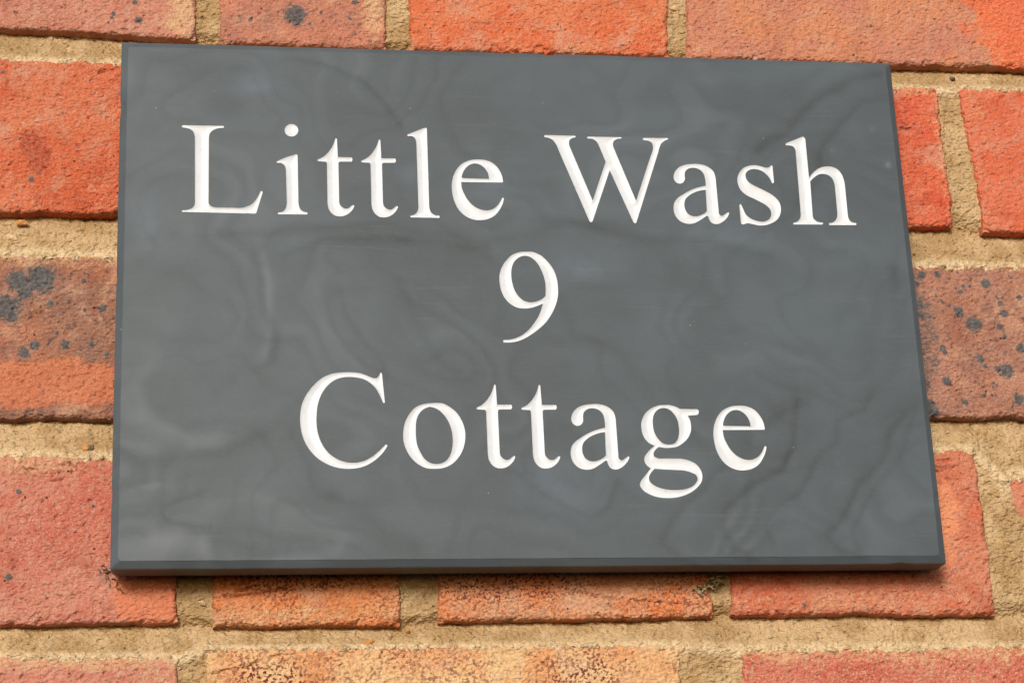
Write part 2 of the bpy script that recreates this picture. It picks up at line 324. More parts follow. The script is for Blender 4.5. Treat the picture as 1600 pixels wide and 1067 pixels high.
STAINS = {
    'r0b': [(-84.5, 122.5, 4.5), (-61.2, 129.0, 1.2), (-74.5, 124.0, 0.7), (-73.8, 120.1, 0.5), (-101.8, 120.3, 0.7), (-106.3, 121.3, 0.7), (-102.3, 119.7, 0.7), (-63.3, 121.8, 0.7), (-79.1, 118.8, 0.7)],
    'r0a': [(-145.1, 118.0, 1.4), (-146.5, 125.7, 1.0), (-154.6, 120.7, 0.7), (-155.1, 118.8, 0.7)],
    'r2a': [(-178.6, 10.1, 5.7), (-186.5, 9.3, 4.3), (-184.1, 5.5, 3.6), (-190.7, -0.8, 5.2), (-188.3, -4.5, 2.4), (-174.8, 0.9, 1.2), (-156.0, -0.9, 1.7), (-163.1, 9.8, 1.0), (-170.3, 10.7, 0.7), (-168.4, 1.7, 0.7), (-166.1, 0.7, 0.7), (-180.0, -15.5, 1.9), (-183.7, -18.5, 2.1), (-169.1, -15.4, 1.7), (-159.8, -14.9, 1.2), (-154.2, -18.8, 1.0), (-178.8, -23.1, 1.0), (-173.9, -23.1, 0.7), (-177.9, -30.7, 1.2), (-176.7, -32.8, 1.2), (-167.5, -32.8, 0.7), (-158.9, -33.5, 1.4), (-181.4, -39.9, 1.2), (-171.0, -28.2, 0.5), (-153.0, -23.7, 0.7), (-164.0, -19.1, 0.5), (-162.4, -1.7, 0.7), (-160.6, 1.0, 0.7), (-172.2, -10.5, 0.7), (-155.2, -5.4, 0.5)],
    'r2z': [(184.1, 13.0, 1.9), (158.2, 16.4, 1.7), (164.7, 16.7, 1.4), (155.5, 12.6, 1.4), (173.2, 9.4, 1.0), (174.8, 11.8, 0.7), (155.9, 4.4, 1.9), (156.4, -0.4, 2.1), (171.3, 1.6, 1.9), (171.9, -0.2, 1.4), (177.1, -3.9, 3.1), (189.0, 4.7, 1.2), (190.1, 0.8, 1.7), (187.3, -5.1, 1.4), (197.0, 7.5, 1.0), (163.4, -13.7, 1.2), (164.2, -15.6, 1.2), (178.2, -18.1, 1.7), (187.9, -23.0, 2.9), (185.2, -22.2, 1.7), (195.0, -13.7, 1.9), (163.6, -27.5, 1.9), (162.7, -14.8, 0.7), (155.9, -37.3, 2.4), (157.3, -39.9, 1.9), (170.2, -36.0, 1.2), (191.6, -34.6, 2.4), (182.2, -28.2, 0.7), (177.7, -32.9, 1.0), (177.2, 11.8, 0.7), (188.9, -9.1, 1.0), (179.9, -21.2, 1.0), (158.7, -21.1, 0.5), (156.9, -14.0, 0.7), (155.8, -28.3, 1.0)],
    'r3a': [(-183.7, -70.7, 1.0), (-185.9, -101.9, 1.2), (-157.6, -76.2, 0.7)],
    'r1a': [(-183.1, 49.9, 1.0), (-181.0, 43.7, 0.5), (-187.9, 66.6, 0.5), (-195.2, 94.1, 0.7)],
    'r0c': [(-15.5, 118.6, 0.5), (-10.2, 111.7, 0.5)],
    'r0d': [(206.8, 117.0, 0.7), (188.8, 126.7, 0.7), (148.6, 125.1, 0.5)],
    'r3d': [(99.2, -114.2, 0.7)],
}
CREASES = {
    'r3a': [[(-183.4, -60.9), (-179.5, -64.9), (-172.8, -66.5), (-167.2, -65.8), (-164.6, -63.2), (-165.6, -60.1)], [(-179.6, -62.0), (-174.0, -64.2), (-168.4, -63.2)], [(-176.3, -60.9), (-171.8, -61.6), (-167.8, -60.9)]],
    'r3b': [[(-113.5, -109.1), (-107.5, -109.2), (-99.7, -108.1), (-91.8, -106.6), (-83.9, -105.7)], [(-105.3, -107.1), (-99.7, -105.4)]],
    'r3c': [[(15.9, -108.2), (20.5, -109.9), (28.6, -111.2), (35.6, -111.9), (45.0, -112.7), (53.3, -113.3)], [(-27.9, -107.1), (-26.6, -109.5)]],
    'r4b': [[(-115.2, -136.5), (-105.3, -134.9), (-98.6, -132.3), (-91.3, -130.1)], [(-8.3, -129.8), (-2.6, -131.7), (1.8, -134.8), (6.3, -138.3)]],
    'r1z': [[(155.8, 96.5), (162.3, 94.4), (166.4, 95.4), (170.4, 95.5), (174.0, 96.4)], [(154.9, 97.6), (156.8, 96.0)], [(156.7, 79.5), (160.7, 79.6)], [(155.2, 85.1), (158.2, 81.0)]],
    'r1y': [[(202.1, 96.9), (205.1, 97.6), (208.5, 98.2)]],
    'r3d': [[(155.5, -58.4), (158.5, -58.7), (160.5, -58.9)], [(155.7, -61.4), (158.6, -61.9)], [(155.5, -63.2), (161.6, -62.2), (165.5, -60.9)], [(168.0, -70.2), (169.8, -74.0)]],
    'r1a': [[(-159.8, 95.4), (-155.1, 96.3), (-151.0, 96.7)], [(-173.0, 98.5), (-169.4, 97.5)]],
    'r0c': [[(0.6, 109.5), (10.9, 111.6), (13.4, 110.8)]],
}
# darker and paler veins in the slate: strength, half width mm, points (mm from the sign centre)
VEINS = [
    (0.9, 1.6, [(-87, 96), (-71, 93), (-59, 87), (-52, 79), (-45, 68)]),
    (0.5, 2.2, [(-112, 24), (-98, 24), (-76, 26), (-53, 28), (-29, 24), (-19, 21), (2, 25), (17, 30), (34, 31)]),
    (0.55, 1.8, [(-88, 16), (-72, 22), (-53, 24), (-31, 21), (-21, 18), (-15, 19)]),
    (0.5, 2.0, [(-70, 9), (-74, 14), (-72, 19), (-62, 23), (-43, 23)]),
    (0.55, 2.4, [(-99, 15), (-97, -3), (-93, -15), (-94, -25), (-106, -32), (-114, -37)]),
    (-0.55, 2.2, [(-96, 16), (-94, 2), (-95, -12), (-97, -25), (-105, -32)]),
    (0.5, 1.8, [(-70, 1), (-69, -7), (-63, -16), (-56, -24), (-54, -32)]),
    (-0.4, 1.8, [(-77, 1), (-76, -10), (-70, -20), (-63, -28)]),
    (1.0, 2.6, [(145, 95), (133, 93), (120, 86), (112, 78), (105, 69), (93, 61)]),
    (0.8, 2.2, [(145, 86), (135, 84), (127, 76), (120, 64), (117, 55)]),
    (0.5, 2.0, [(122, 58), (112, 45), (102, 34), (88, 25)]),
    (0.55, 2.6, [(7, 31), (27, 29), (49, 24), (71, 23), (93, 18)]),
    (1.0, 1.7, [(100, -39), (99, -46), (97, -58), (90, -67), (79, -73), (69, -82), (67, -88), (71, -95), (77, -98)]),
    (0.9, 2.8, [(103, -40), (96, -43), (89, -47), (85, -49)]),
    (0.8, 1.8, [(74, -64), (65, -66), (61, -74), (54, -80), (47, -89), (45, -94), (50, -98)]),
    (0.95, 1.8, [(139, -46), (134, -51), (130, -61), (122, -69), (117, -75), (112, -84), (106, -91), (110, -96), (118, -98)]),
    (0.6, 1.4, [(128, -36), (124, -43), (115, -49), (114, -56), (107, -61), (102, -70), (96, -75), (86, -82), (83, -87), (86, -93)]),
    (0.5, 1.2, [(144, -43), (139, -56), (133, -66), (124, -74), (119, -83), (115, -90), (118, -95)]),
    (0.6, 1.6, [(-11, -66), (-4, -69), (4, -76), (13, -82), (20, -85), (26, -80), (29, -70)]),
    (0.5, 3.0, [(-147, -60), (-136, -64), (-122, -62), (-109, -59), (-95, -51), (-89, -44)]),
    (-0.6, 1.6, [(-144, -74), (-139, -73), (-133, -72)]),
    (0.8, 1.2, [(-120, -75), (-126, -77), (-132, -79), (-133, -82), (-131, -85), (-124, -86), (-116, -87)]),
    (-0.8, 5.0, [(-135, -91), (-130, -92), (-124, -91), (-119, -92)]),
    (0.5, 3.5, [(-122, -89), (-104, -88), (-91, -91), (-80, -94), (-96, -96), (-113, -93)]),
    (-0.45, 3.5, [(-116, -80), (-100, -77), (-84, -82), (-69, -90), (-73, -96), (-91, -99)]),
    (0.45, 3.5, [(-73, -77), (-62, -82), (-55, -90), (-44, -94)]),
    (-0.5, 3.5, [(-136, -25), (-143, -35), (-138, -47), (-122, -56), (-113, -54)]),
    (0.45, 2.5, [(-48, 6), (-40, -14), (-33, -24), (-26, -29)]),
    (0.5, 2.2, [(49, -44), (53, -50), (59, -53), (62, -58)]),
    (0.5, 1.8, [(79, -43), (80, -48), (79, -56)]),
    (0.4, 3.0, [(69, 4), (80, -13), (97, -18), (112, -23)]),
    (-0.4, 4.0, [(72, -24), (90, -20), (104, -23)]),
    (0.6, 3.0, [(141, 13), (142, 9), (142, 5)]),
    (0.4, 2.5, [(13, 1), (17, -14), (31, -20), (43, -34)]),
]
BLOOM = [
    (-99.8, 85.1, 7, 5, 0.9),
    (-42.7, 48.9, 5, 4, 0.7),
    (-11.4, 44.8, 6, 7, 0.6),
    (-138.1, 24.4, 7, 9, 0.5),
    (-140.6, 34.5, 5, 8, 0.35),
    (19.9, 11.5, 12, 4, 0.7),
    (9.5, -74.0, 14, 9, 0.45),
    (81.0, 25.5, 14, 5, 0.6),
    (128.0, 18.3, 9, 6, 0.35),
    (144.1, 56.6, 1.1, 1.2, 2.0),
    (122.6, 62.4, 1.0, 0.8, 1.2),
    (139.0, 72.1, 0.9, 1.2, 0.8),
    (2.8, -68.0, 8, 5, 0.4),
    (-112.7, 32.5, 5, 5, 0.2),
]

# ---------------------------------------------------------------- sampling lines: fine where the photograph looks
WIN_X = (-208.0, 226.0); WIN_Z = (-152.0, 148.0); FINE = 0.44
def lines(a, b, win, fine=FINE):
    out = [a]; x = a
    while x < b:
        d = max(win[0] - x, x - win[1], 0.0)
        st = fine + d * 0.06
        x += min(st, 4.0); out.append(x)
    out[-1] = b
    if len(out) > 2 and out[-1] - out[-2] < 0.1: del out[-2]
    return np.array(out)

# ---------------------------------------------------------------- the wall
# brick faces (corners TL, TR, BR, BL in mm on the wall plane; z up)
BR = {}
def rect(k, x0, x1, z0, z1): BR[k] = [(x0, z1), (x1, z1), (x1, z0), (x0, z0)]
WALL = (-372.0, 392.0, -283.0, 286.0)
BR['r0a'] = [(-262, 172), (-125.5, 172), (-122.8, 110.8), (-262, 115.6)]
BR['r0b'] = [(-114.3, 171), (-47.4, 172), (-49.3, 109.0), (-113.6, 109.8)]
BR['r0c'] = [(-39.0, 172), (67.0, 173), (63.6, 109.3), (-39.6, 109.0)]
BR['r0d'] = [(74.8, 172), (272, 174), (270, 108.2), (71.2, 108.1)]
BR['r1a'] = [(-292, 100.6), (-92, 99.0), (-92, 37.4), (-292, 36.4)]
BR['r1b'] = [(-82, 98.6), (10, 98.2), (10, 37.0), (-82, 37.4)]
BR['r1c'] = [(20, 98.2), (84, 98.0), (84, 36.4), (20, 37.0)]
BR['r1z'] = [(94, 97.9), (173.9, 97.9), (174.3, 38.1), (94, 34.4)]
BR['r1y'] = [(183.2, 98.4), (292, 98.6), (292, 34.0), (186.6, 35.2)]
BR['r2a'] = [(-246, 20.0), (-52, 19.8), (-52, -44.6), (-246, -42.0)]
BR['r2b'] = [(-42, 19.8), (66, 20.0), (66, -43.6), (-42, -44.2)]
BR['r2z'] = [(76, 20.3), (262, 20.6), (262, -41.0), (76, -42.6)]
BR['r3a'] = [(-240, -55.4), (-129.6, -59.0), (-127.4, -118.4), (-240, -118.9)]
BR['r3b'] = [(-114.6, -59.2), (-48.2, -59.2), (-49.1, -120.2), (-115.4, -119.8)]
BR['r3c'] = [(-34.4, -59.2), (66.5, -58.2), (65.0, -118.2), (-35.4, -118.9)]
BR['r3d'] = [(73.6, -56.8), (171.4, -54.6), (172.5, -118.4), (72.0, -117.6)]
BR['r3e'] = [(181.0, -66.0), (300, -58.0), (300, -119.0), (192.0, -98.0)]
BR['r4a'] = [(-250, -128.4), (-127.6, -131.0), (-125.0, -193.5), (-250, -193.0)]
BR['r4b'] = [(-117.4, -127.6), (51.6, -128.4), (51.2, -194.0), (-117.0, -193.5)]
BR['r4c'] = [(74.2, -130.4), (250, -130.6), (250, -194.5), (71.5, -194.0)]
# the same wall carrying on beyond the picture
x0, x1 = WALL[0], WALL[1]
rect('e0a', x0, -272, 112, 172); rect('e0b', 282, x1, 108, 173)
rect('e1a', x0, -302, 36.6, 98.6); rect('e1b', 302, x1, 34, 98)
rect('e2a', x0, -256, -42, 20); rect('e2b', 272, x1, -41, 20.5)
rect('e3a', x0, -250, -119, -55.5); rect('e3b', 310, x1, -119, -58)
rect('e4a', x0, -260, -193, -128.5); rect('e4b', 260, x1, -194.5, -130.6)
for k, xs in (('u', (x0, -298, -80, 25, 240, x1)), ('v', (x0, -205, 12, 118, x1)), ('w', (x0, -210, -100, 110, 215, x1))):
    za, zb = {'u': (182.5, 245), 'v': (254.5, WALL[3]), 'w': (-268, -205)}[k]
    for i in range(len(xs) - 1):
        rect('%s%d' % (k, i), xs[i] + (4.5 if i else 0), xs[i + 1] - (4.5 if i < len(xs) - 2 else 0), za, zb)
for i, (xa, xb) in enumerate(((x0, -160), (-151, 55), (64, 270), (279, x1))):
    rect('y%d' % i, xa, xb, WALL[2], -278)

# per brick: colours, proudness (mm), tilt, edge radius, extras, label
P = dict(
 r0a=dict(c1=(214,134,104), c2=(228,152,120), seed=1, light=.35, proud=.4),
 r0b=dict(gain=(.80,.78,.80), c1=(188,122,98), c2=(212,138,110), seed=2, light=.2, grey=.55, proud=.2, label='brownish brick with round dark grey blotch'),
 r0c=dict(gain=(.68,.70,.82), c1=(236,116,66), c2=(238,136,86), seed=3, light=.25, proud=.6),
 r0d=dict(patch_col=(214,92,52), gain=(.67,.68,.79), c1=(216,138,106), c2=(230,150,102), seed=4, light=.25, proud=1.0),
 r1a=dict(patch_col=(146,58,46), c1=(226,106,62), c2=(234,128,84), seed=5, light=.28, proud=1.2),
 r1b=dict(c1=(212,100,62), c2=(222,116,76), seed=6), r1c=dict(c1=(206,104,70), c2=(214,120,84), seed=7),
 r1z=dict(gain=(.68,.70,.82), c1=(232,98,60), c2=(240,122,80), seed=8, light=.2, proud=.6),
 r1y=dict(gain=(.68,.70,.82), c1=(234,112,70), c2=(238,130,90), seed=9, light=.18, proud=.9),
 r2a=dict(patch_col=(190,108,76), gain=(.73,.75,.80), c1=(164,110,84), c2=(188,116,84), seed=10, light=.22, grey=.75, proud=.4, label='brown brick with dark grey blotches'),
 r2b=dict(c1=(206,104,70), c2=(214,120,84), seed=11),
 r2z=dict(gain=(.76,.77,.80), c1=(172,114,92), c2=(194,136,112), seed=12, light=.25, grey=.75, proud=.6, label='brownish brick speckled with dark grey spots'),
 r3a=dict(patch_col=(202,116,80), c1=(218,118,92), c2=(226,144,114), seed=13, light=.32, proud=.8),
 r3b=dict(gain=(.73,.74,.80), c1=(234,138,74), c2=(236,164,112), seed=14, light=.35, fleck=.95, fleck_col=(112,52,44), fleck_size=.85, proud=.4, label='orange brick with purple brown flecks'),
 r3c=dict(gain=(.73,.74,.80), c1=(234,134,74), c2=(232,166,122), seed=15, light=.35, fleck=.95, fleck_col=(116,56,50), fleck_size=.85, proud=.5, label='cracked orange brick with purple brown flecks'),
 r3d=dict(patch_col=(222,146,108), c1=(224,112,74), c2=(230,138,100), seed=16, light=.32, proud=.7),
 r3e=dict(c1=(230,124,84), c2=(236,146,108), seed=17, light=.25, proud=-.4),
 r4a=dict(c1=(216,124,96), c2=(226,142,114), seed=18, light=.4, proud=.4),
 r4b=dict(gain=(.77,.82,.87), c1=(234,164,108), c2=(242,198,142), seed=19, light=.3, fleck=.95, fleck_col=(122,58,58), fleck_size=1.1, proud=.7, label='pale buff brick with purple flecks'),
 r4c=dict(c1=(220,104,82), c2=(226,126,100), seed=20, light=.75, grain_col=(236,190,144), proud=.5),
)
EXTRA_COLS = [((208,104,66),(220,122,82)), ((192,112,80),(206,128,94)), ((222,100,60),(228,116,74)), ((214,110,76),(222,130,94))]
extra_mats = [brick_material('brick_face_%s' % n, a, b, 50 + i) for i, ((a, b), n) in enumerate(zip(EXTRA_COLS, ('red', 'brown', 'orange', 'pink')))]
# crusts of mortar or pale bloom: x, z, half-width, half-height, strength (mm)
SMEAR = {
 'r0a': [(-128, 122, 7, 11, 1.0)], 'r0b': [(-53.5, 128, 4.5, 15, 1.0)],
 'r0c': [(62, 126, 6, 12, .6), (15, 113, 22, 4, .45)], 'r0d': [(130, 112, 50, 4, .5), (195, 112, 20, 5, .6), (74, 118, 2, 12, .6)],
 'r1z': [(172.5, 65, 2.2, 26, .75), (160, 96, 18, 3, .8)], 'r1y': [(189, 62, 4.5, 32, .52), (188, 90, 5, 8, .7), (200, 97, 30, 2, .6)],
 'r2a': [(-170, 18, 40, 3.5, .75)], 'r2z': [(170, 19, 40, 2.5, .5)],
 'r3a': [(-180, -59, 34, 6, .85), (-160, -80, 30, 12, .35)], 'r3b': [(-80, -116, 38, 4, .8), (-51, -105, 3, 14, .6)],
 'r3c': [(10, -114, 50, 6, .65), (-33, -105, 3, 18, .55)], 'r3d': [(118, -113, 50, 4.5, .7), (170, -90, 2, 30, .5)],
 'r3e': [(184, -78, 3, 12, .4)], 'r4a': [(-160, -132, 50, 3.5, .9), (-134, -138, 9, 9, .75)],
 'r4b': [(-30, -129, 90, 2.5, .6)], 'r4c': [(90, -132, 14, 4, 1.0), (160, -132, 90, 4.5, .85)]}

# areas of another firing colour: x, z, half-width, half-height
PATCH = {'r1a': [(-184, 65, 4.2, 5), (-180.5, 59, 4, 6.5)], 'r0d': [(225, 132, 33, 32)], 'r3a': [(-133, -105, 16, 18), (-140, -72, 8, 22)], 'r2a': [(-180, -30, 45, 9)], 'r4b': [(-96, -141, 20, 11), (16, -140, 17, 11)], 'r3c': [(-10, -106, 30, 8)], 'r3b': [(-88, -103, 25, 7)],
         'r3d': [(150, -80, 12, 20)]}
HAZE = {'r2z': [(156, -10, 9, 34, .5), (195, -16, 30, 10, .36)], 'r2a': [(-185, 8, 26, 9, .42), (-160, -12, 30, 12, .3)], 'r3a': [(-152, -101, 5, 5, .42)], 'r0b': [(-90, 122, 26, 9, .34)]}
wall = empty('brick_wall', (0.60 * MM, 3.9 * MM, 1.42 * MM))
wall['label'] = 'weathered red brick wall with sandy mortar joints behind the slate sign'
wall['category'] = 'wall'

def brick_mesh(key, C, seed, mat, proud=0.3, rad=1.7):
    (ax, az), (bx, bz), (cx, cz), (dx, dz) = C
    fine = 3.0 if key in ('r1b', 'r1c', 'r2b') else FINE     # wholly behind the sign
    xs = lines(min(ax, dx), max(bx, cx), WIN_X, fine); zs = lines(min(cz, dz), max(az, bz), WIN_Z, fine)
    u = (xs - xs[0]) / (xs[-1] - xs[0]); v = (zs - zs[0]) / (zs[-1] - zs[0])
    # extra lines close to the edges so that the arris can round over
    def tight(t, L):
        e = np.array([0.0, 0.25, 0.55, 0.95]) / L
        t = t[(t > 1.25 / L) & (t < 1 - 1.25 / L)]
        return np.concatenate([e, t, 1 - e[::-1]])
    W, H = xs[-1] - xs[0], zs[-1] - zs[0]
    u = tight(u, W); v = tight(v, H)
    Ug, Vg = np.meshgrid(u, v)
    X = (1 - Vg) * ((1 - Ug) * dx + Ug * cx) + Vg * ((1 - Ug) * ax + Ug * bx)
    Z = (1 - Vg) * ((1 - Ug) * dz + Ug * cz) + Vg * ((1 - Ug) * az + Ug * bz)
    s = seed * 7 + 3
    eu = np.minimum(Ug, 1 - Ug) * W; ev = np.minimum(Vg, 1 - Vg) * H
    # ragged outline: pulls the edges in and out, dying away inside the face
    X = X + (fbm(Z, X * 0 + 5, 16, s, 4, .55) * 1.2 + .45 * fbm(Z, X * 0 + 25, 3.0, s + 21, 3, .7)) * np.exp(-eu / 4.0) * np.where(Ug < .5, 1, -1)
    Z = Z + (fbm(X, Z * 0 + 9, 22, s + 1, 5, .58) * 1.5 + .6 * fbm(X, Z * 0 + 29, 3.5, s + 22, 3, .7)) * np.exp(-ev / 3.5) * np.where(Vg < .5, 1, -1)
    # distance to the outline with eaten-away corners
    d = np.minimum(eu, ev)
    cr = 3.2 + 2.0 * fbm(X, Z, 30, s + 2, 2)
    corner = (eu < cr) & (ev < cr)
    d = np.where(corner, np.maximum(cr - np.hypot(cr - eu, cr - ev), 0), d)
    r = rad * (1.0 + 0.9 * fbm(X, Z, 9, s + 3, 3)) + 1.8 * sstep(.25, .6, fbm(X, Z, 18, s + 4, 3))
    r = np.clip(r, 0.7, 5)
    t = np.clip(1 - d / r, 0, 1)
    drop = r * (1 - np.sqrt(np.clip(1 - t * t, 0, 1)))
    rag = fbm(X, Z, 3.0, s + 5, 3, .6)
    drop = drop + 0.7 * np.clip(rag, 0, 1) * np.exp(-d / 1.8)
    hgt = 0.55 * fbm(X, Z, 42, s + 6, 3) + 0.30 * fbm(X, Z, 9, s + 7, 3) + 0.36 * fbm(X, Z * 1.15, 3.0, s + 8, 3, .55) + 0.22 * fbm(X * .8, Z * 1.2, 1.7, s + 15, 1)
    pit = sstep(.42, .56, fbm(X, Z, 2.6, s + 9, 2)) * .9
    hgt = hgt - pit
    chip = sstep(.12, .40, fbm(X, Z, 6.0, s + 23, 4, .7)) * np.exp(-(d / 2.2) ** 1.5) * 1.7
    hgt = hgt - chip
    for line in CREASES.get(key, []):
        jx = X + .9 * fbm(X, Z, 4.0, s + 17, 3, .6); jz = Z + .9 * fbm(X, Z, 4.0, s + 18, 3, .6)
        dd = np.full(X.shape, 1e9); side = np.zeros(X.shape)
        for (p, q), (p2, q2) in zip(line[:-1], line[1:]):
            e = seg_dist(jx, jz, p, q, p2, q2); near = e < dd
            tt = np.clip((jx - p) / ((p2 - p) if abs(p2 - p) > .3 else .3), 0, 1)
            side = np.where(near, np.sign(jz - (q + tt * (q2 - q))), side); dd = np.minimum(dd, e)
        gap = sstep(-.35, .25, fbm(X, Z, 8, s + 16, 2))
        hgt = hgt + gap * np.where(side > 0, .65 * np.exp(-dd / 2.4), -.45 * np.exp(-dd / 1.4))
        hgt = hgt - gap * 1.2 * np.exp(-(dd / .42) ** 2)
    stain = np.zeros(X.shape)
    for (sx, sz, sr) in STAINS.get(key, []):
        q = 1.05 - .55 * np.hypot(X - sx, Z - sz) / max(sr, .45) + .22 * fbm(X, Z, 2.4, s + 11, 3)
        stain = np.maximum(stain, np.clip(q, 0, 1))
    for (sx, sz, hw, hh, st) in HAZE.get(key, []):
        stain = np.maximum(stain, st * np.clip(1.5 - np.hypot((X - sx) / hw, (Z - sz) / hh) + .5 * fbm(X, Z, 6, s + 19, 4, .65), 0, 1))
    crust = sstep(.45, .8, stain); hgt = hgt + crust * (.25 + .75 * fbm(X, Z, 2.2, s + 24, 3, .65))     # burnt spots stand a little proud and are crusty
    patch = np.zeros(X.shape)
    for (sx, sz, hw, hh) in PATCH.get(key, []):
        patch = np.maximum(patch, np.clip(1.5 - np.hypot((X - sx) / hw, (Z - sz) / hh) + .35 * fbm(X, Z, 12, s + 20, 3), 0, 1))
    smear = np.zeros(X.shape)
    for (sx, sz, hw, hh, st) in SMEAR.get(key, []):
        q = np.hypot((X - sx) / (hw * 1.5), (Z - sz) / (hh * 1.5)) + .55 * fbm(X, Z, 7, s + 12, 4, .6)
        smear = np.maximum(smear, st * .82 * np.clip(1.35 - q, 0, 1))
    # a film of mortar clings along the arrises
    smear = np.maximum(smear, .62 * np.exp(-d / 1.1) * np.clip(.75 + 1.2 * fbm(X, Z, 12, s + 13, 3), 0, 1))
    hgt = hgt + .25 * np.clip(smear, 0, 1) * (0.5 + fbm(X, Z, 2.0, s + 14, 2))
    Y = -(proud + hgt) + drop
    nx, nz = len(u), len(v)
    V = np.stack([X, Y, Z], -1).reshape(-1, 3)
    F = [grid_faces(nx, nz)]
    # sides and back
    b = np.concatenate([np.arange(nx), np.arange(1, nz) * nx + nx - 1, (nz - 1) * nx + np.arange(nx - 2, -1, -1), np.arange(nz - 2, 0, -1) * nx])
    n0 = len(V); ring = V[b].copy(); mid = ring.copy(); mid[:, 1] += 3.5; ring[:, 1] = 24.0
    V = np.concatenate([V, mid, ring]); m = len(b); i = np.arange(m); j = (i + 1) % m
    F.append(np.stack([b[i], n0 + i, n0 + j, b[j]], -1))
    F.append(np.stack([n0 + i, n0 + m + i, n0 + m + j, n0 + j], -1))
    F.append((n0 + m + np.arange(m))[None, :])
    pad = np.zeros(2 * m)
    cxm, czm = V[:, 0].mean(), V[:, 2].mean()
    V = V - np.array([cxm, 0, czm])
    me = make_mesh('brick', V, F, mat, True, {'stain': np.concatenate([stain.ravel(), pad]), 'smear': np.concatenate([smear.ravel(), pad]), 'patch': np.concatenate([patch.ravel(), pad])})
    return me, (cxm, czm)

for i, (key, C) in enumerate(BR.items()):
    p = P.get(key)
    if p:
        kw = {k: p[k] for k in ('c1', 'c2', 'seed', 'light', 'fleck', 'fleck_col', 'fleck_size', 'grey', 'grain_col', 'gain', 'patch_col') if k in p}
        mat = brick_material('brick_face', **kw); seed = p['seed']; proud = p.get('proud', .4)
    else:
        mat = extra_mats[i % 4]; seed = 60 + i; proud = .2 + .25 * (i % 4); p = {}
    me, (ox, oz) = brick_mesh(key, C, seed, mat, proud)
    o = link('brick', me, wall); o.location = (ox * MM, 0, oz * MM)
    if 'label' in p: o['label'] = p['label']

# mortar: one bedded sheet, struck back under each course and flush with the top of the course below
def row_profile(keys, top):
    xs, zs = [], []
    for k in keys:
        if k == 'r3e' and not top: continue      # its lower edge is broken off well above the bed
        C = BR[k]; a, b = (C[0], C[1]) if top else (C[3], C[2])
        xs += [a[0], b[0]]; zs += [a[1], b[1]]
    o = np.argsort(xs); return np.array(xs)[o], np.array(zs)[o]
ROWS = [['v%d' % i for i in range(4)], ['u%d' % i for i in range(5)], ['e0a', 'r0a', 'r0b', 'r0c', 'r0d', 'e0b'],
        ['e1a', 'r1a', 'r1b', 'r1c', 'r1z', 'r1y', 'e1b'], ['e2a', 'r2a', 'r2b', 'r2z', 'e2b'],
        ['e3a', 'r3a', 'r3b', 'r3c', 'r3d', 'r3e', 'e3b'], ['e4a', 'r4a', 'r4b', 'r4c', 'e4b'], ['w%d' % i for i in range(5)], ['y%d' % i for i in range(4)]]
xs = lines(WALL[0] + 1, WALL[1] - 1, WIN_X); zs = lines(WALL[2] + 1, WALL[3] - 1, WIN_Z)
X, Z = np.meshgrid(xs, zs)
depth = np.full(X.shape, 1.4)
inside = np.full(X.shape, -1e9)       # depth inside a brick outline, mm (negative: in a joint)
pale = np.zeros(X.shape)
for C in BR.values():
    (ax, az), (bx, bz), (cx, cz), (dx, dz) = C
    sel = (X > min(ax, dx) - 12) & (X < max(bx, cx) + 12) & (Z > min(cz, dz) - 12) & (Z < max(az, bz) + 12)
    x, z = X[sel], Z[sel]
    dl = x - (dx + (ax - dx) * (z - dz) / (az - dz)); dr = (cx + (bx - cx) * (z - cz) / (bz - cz)) - x
    dt = (az + (bz - az) * (x - ax) / (bx - ax)) - z; db = z - (dz + (cz - dz) * (x - dx) / (cx - dx))
    inside[sel] = np.maximum(inside[sel], np.minimum(np.minimum(dl, dr), np.minimum(dt, db)))
for ra, rb in zip(ROWS[:-1], ROWS[1:]):
    zb = np.interp(X, *row_profile(ra, False)); zt = np.interp(X, *row_profile(rb, True))
    t = (zb - Z) / np.maximum(zb - zt, 1)
    sel = (t > -1.2) & (t < 1.5)
    tt = np.clip(t, 0, 1)
    bed = 0.2 + 4.9 * (1 - tt) ** 1.5
    k = sstep(-.45, .0, t) * (1 - sstep(1.05, 1.5, t))
    depth = np.where(sel, depth * (1 - k) + bed * k, depth)
    pale = np.maximum(pale, np.where(sel, sstep(.72, .95, t) * (1 - sstep(1.1, 1.4, t)), 0))
depth += .7 * fbm(X, Z, 30, 901, 3) + .55 * fbm(X, Z, 8, 902, 3) + (.62 * fbm(X * .8, Z * 1.3, 3.4, 903, 3, .6) + .50 * fbm(X * .8, Z * 1.2, 1.7, 905, 1)) * (1 - .65 * pale)
depth += .55 * sstep(.18, .5, fbm(X, Z * 1.6, 4.0, 904, 3)) * (1 - .7 * pale)
depth += 1.0 * sstep(.25, .55, fbm(X * .8, Z * 1.3, 2.0, 906, 3, .6)) * (1 - .6 * pale)
lap = np.clip(1.6 * fbm(X, Z, 5.0, 907, 4, .7) + .15, 0, 1) * np.exp(-((inside - .6) / 1.9) ** 2)
depth -= lap * (1.0 + 1.6 * pale)
depth += sstep(2.0, 4.8, inside) * 7.0
depth += 3.0 * np.exp(-(((X - 66.5) / 2.6) ** 2 + ((Z + 103.5) / 4.0) ** 2))
